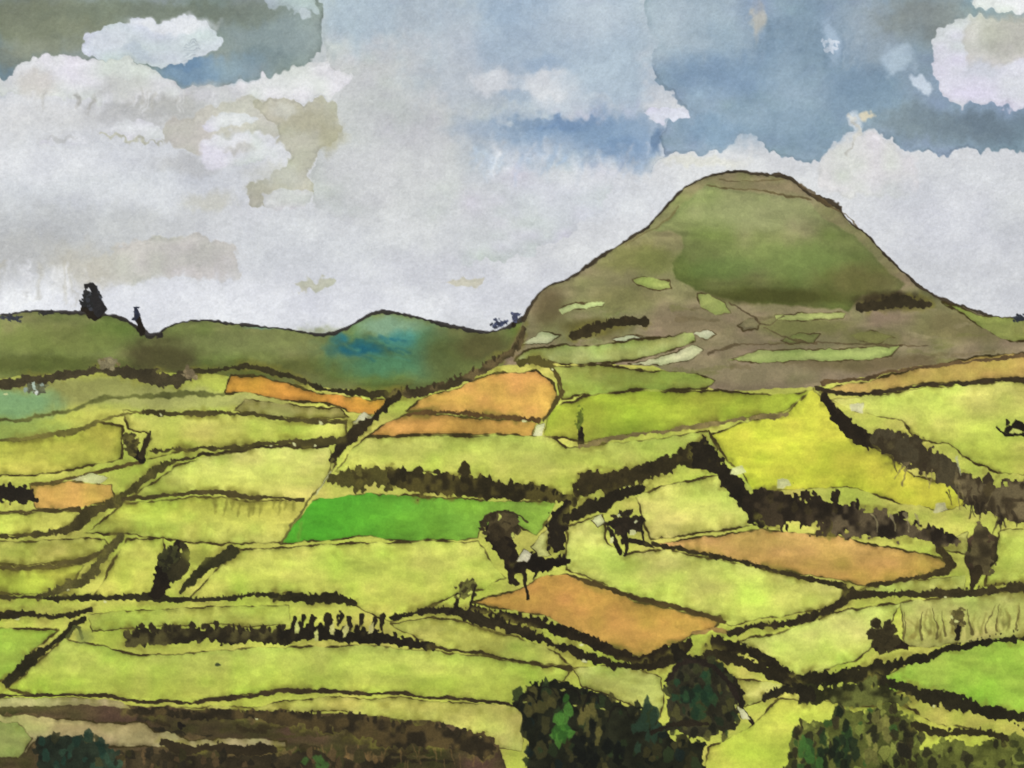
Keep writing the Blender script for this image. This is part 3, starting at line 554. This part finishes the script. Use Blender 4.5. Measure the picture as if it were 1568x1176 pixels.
for i,nm in enumerate(NAMES):
    jj,ii=np.nonzero(QI==i)
    if len(jj)<6: continue
    a=jj*NX+ii
    q=np.stack([a,a+NX,a+NX+1,a+1],1)
    u,inv=np.unique(q.ravel(),return_inverse=True)
    me=bpy.data.meshes.new(nm); nq=len(q)
    me.vertices.add(len(u)); co=np.stack([PXm.ravel()[u],PYm.ravel()[u],PZm.ravel()[u]],1).astype(np.float32)
    me.vertices.foreach_set('co',co.ravel())
    me.loops.add(nq*4); me.loops.foreach_set('vertex_index',inv.ravel().astype(np.int32))
    me.polygons.add(nq); me.polygons.foreach_set('loop_start',np.arange(0,nq*4,4,dtype=np.int32))
    me.update(calc_edges=True)
    at=me.attributes.new('pigment','FLOAT_COLOR','POINT')
    cc=np.ones((len(u),4),np.float32); cc[:,:3]=lin.reshape(-1,3)[u]; at.data.foreach_set('color',cc.ravel())
    me.polygons.foreach_set('use_smooth',np.ones(nq,bool))
    me.materials.append(M_sky if nm=='sky' else (M_f if nm in('field','farmland_ground','conical_hill','distant_hills','lane','scrub_patch') else M_d))
    o=bpy.data.objects.new(nm,me); bpy.context.scene.collection.objects.link(o)

# ---- paper sheet, drawing board, easel, ground ----
def simple(name,col,sc,rough=.8,var=.2):
    m=bpy.data.materials.new(name); m.use_nodes=True; n=m.node_tree.nodes; l=m.node_tree.links; b=n['Principled BSDF']
    b.inputs['Roughness'].default_value=rough
    nz=n.new('ShaderNodeTexNoise'); nz.inputs['Scale'].default_value=sc; nz.inputs['Detail'].default_value=5
    cr=n.new('ShaderNodeValToRGB'); cr.color_ramp.elements[0].color=[c*(1-var) for c in col]+[1]; cr.color_ramp.elements[1].color=[c*(1+var) for c in col]+[1]
    tc=n.new('ShaderNodeTexCoord'); l.new(tc.outputs['Object'],nz.inputs['Vector']); l.new(nz.outputs['Fac'],cr.inputs['Fac']); l.new(cr.outputs['Color'],b.inputs['Base Color'])
    return m
def box(name,x0,x1,y0,y1,z0,z1,m,parent=None):
    me=bpy.data.meshes.new(name)
    v=[(x,y,z) for x in(x0,x1) for y in(y0,y1) for z in(z0,z1)]
    me.from_pydata(v,[],[(0,1,3,2),(4,6,7,5),(0,4,5,1),(2,3,7,6),(0,2,6,4),(1,5,7,3)]); me.materials.append(m)
    o=bpy.data.objects.new(name,me); bpy.context.scene.collection.objects.link(o)
    if parent: o.parent=parent
    return o
w=(X1-X0)/2*U; h=(Y1-Y0)/2*U
box('watercolor_paper_sheet',-w-.02,w+.02,.0015,.0025,ZC-h-.02,ZC+h+.02,simple('paper',(.72,.72,.7),300,.9,.03))
box('drawing_board',-w-.05,w+.05,.004,.022,ZC-h-.05,ZC+h+.05,simple('plywood',(.45,.32,.18),12))
e=bpy.data.objects.new('easel',None); bpy.context.scene.collection.objects.link(e)
wd=simple('easel_wood',(.35,.22,.12),20)
for nm,x in(('front_leg_1',-.3),('front_leg_2',.3)): box(nm,x-.02,x+.02,.024,.06,0,ZC+.3,wd,e)
box('ledge',-.45,.45,-.03,.06,ZC-h-.09,ZC-h-.052,wd,e); r_=box('rear_leg',-.02,.02,0,.035,-1.5,0,wd,e); r_.location=(0,.07,ZC+.2); r_.rotation_euler=(math.radians(20),0,0)
gm=bpy.data.meshes.new('ground'); gm.from_pydata([(-500,-500,0),(500,-500,0),(500,500,0),(-500,500,0)],[],[(0,1,2,3)]); gm.materials.append(simple('grass',(.07,.09,.03),3,.9,.4))
bpy.context.scene.collection.objects.link(bpy.data.objects.new('ground',gm))

sc=bpy.context.scene
W=bpy.data.worlds.new('World'); sc.world=W; W.use_nodes=True; n=W.node_tree.nodes; l=W.node_tree.links
st=n.new('ShaderNodeTexSky'); st.sky_type='NISHITA'; st.sun_disc=False
el=math.radians(42)
dx,dy=-0.65,-1.0
az=math.atan2(dx,dy)
st.sun_elevation=el; st.sun_rotation=az
bg=n['Background']; bg.inputs['Strength'].default_value=.1; l.new(st.outputs['Color'],bg.inputs['Color'])
from mathutils import Vector
d=Vector((math.sin(az)*math.cos(el),math.cos(az)*math.cos(el),math.sin(el)))
L=bpy.data.lights.new('sun','SUN'); L.energy=3.6; L.angle=math.radians(2); L.color=(1,.96,.9)
lo=bpy.data.objects.new('sun',L); lo.rotation_euler=(-d).to_track_quat('-Z','Y').to_euler(); sc.collection.objects.link(lo)
cam=bpy.data.cameras.new('camera'); cam.lens=50; cam.sensor_width=36; cam.clip_start=.01; cam.clip_end=2000
co=bpy.data.objects.new('camera',cam); co.location=(0,-1568*U*50/36,ZC); co.rotation_euler=(math.radians(90),0,0); sc.collection.objects.link(co); sc.camera=co
sc.view_settings.view_transform='Standard'; sc.view_settings.look='None'; sc.view_settings.exposure=0
print('objects',len(bpy.data.objects))
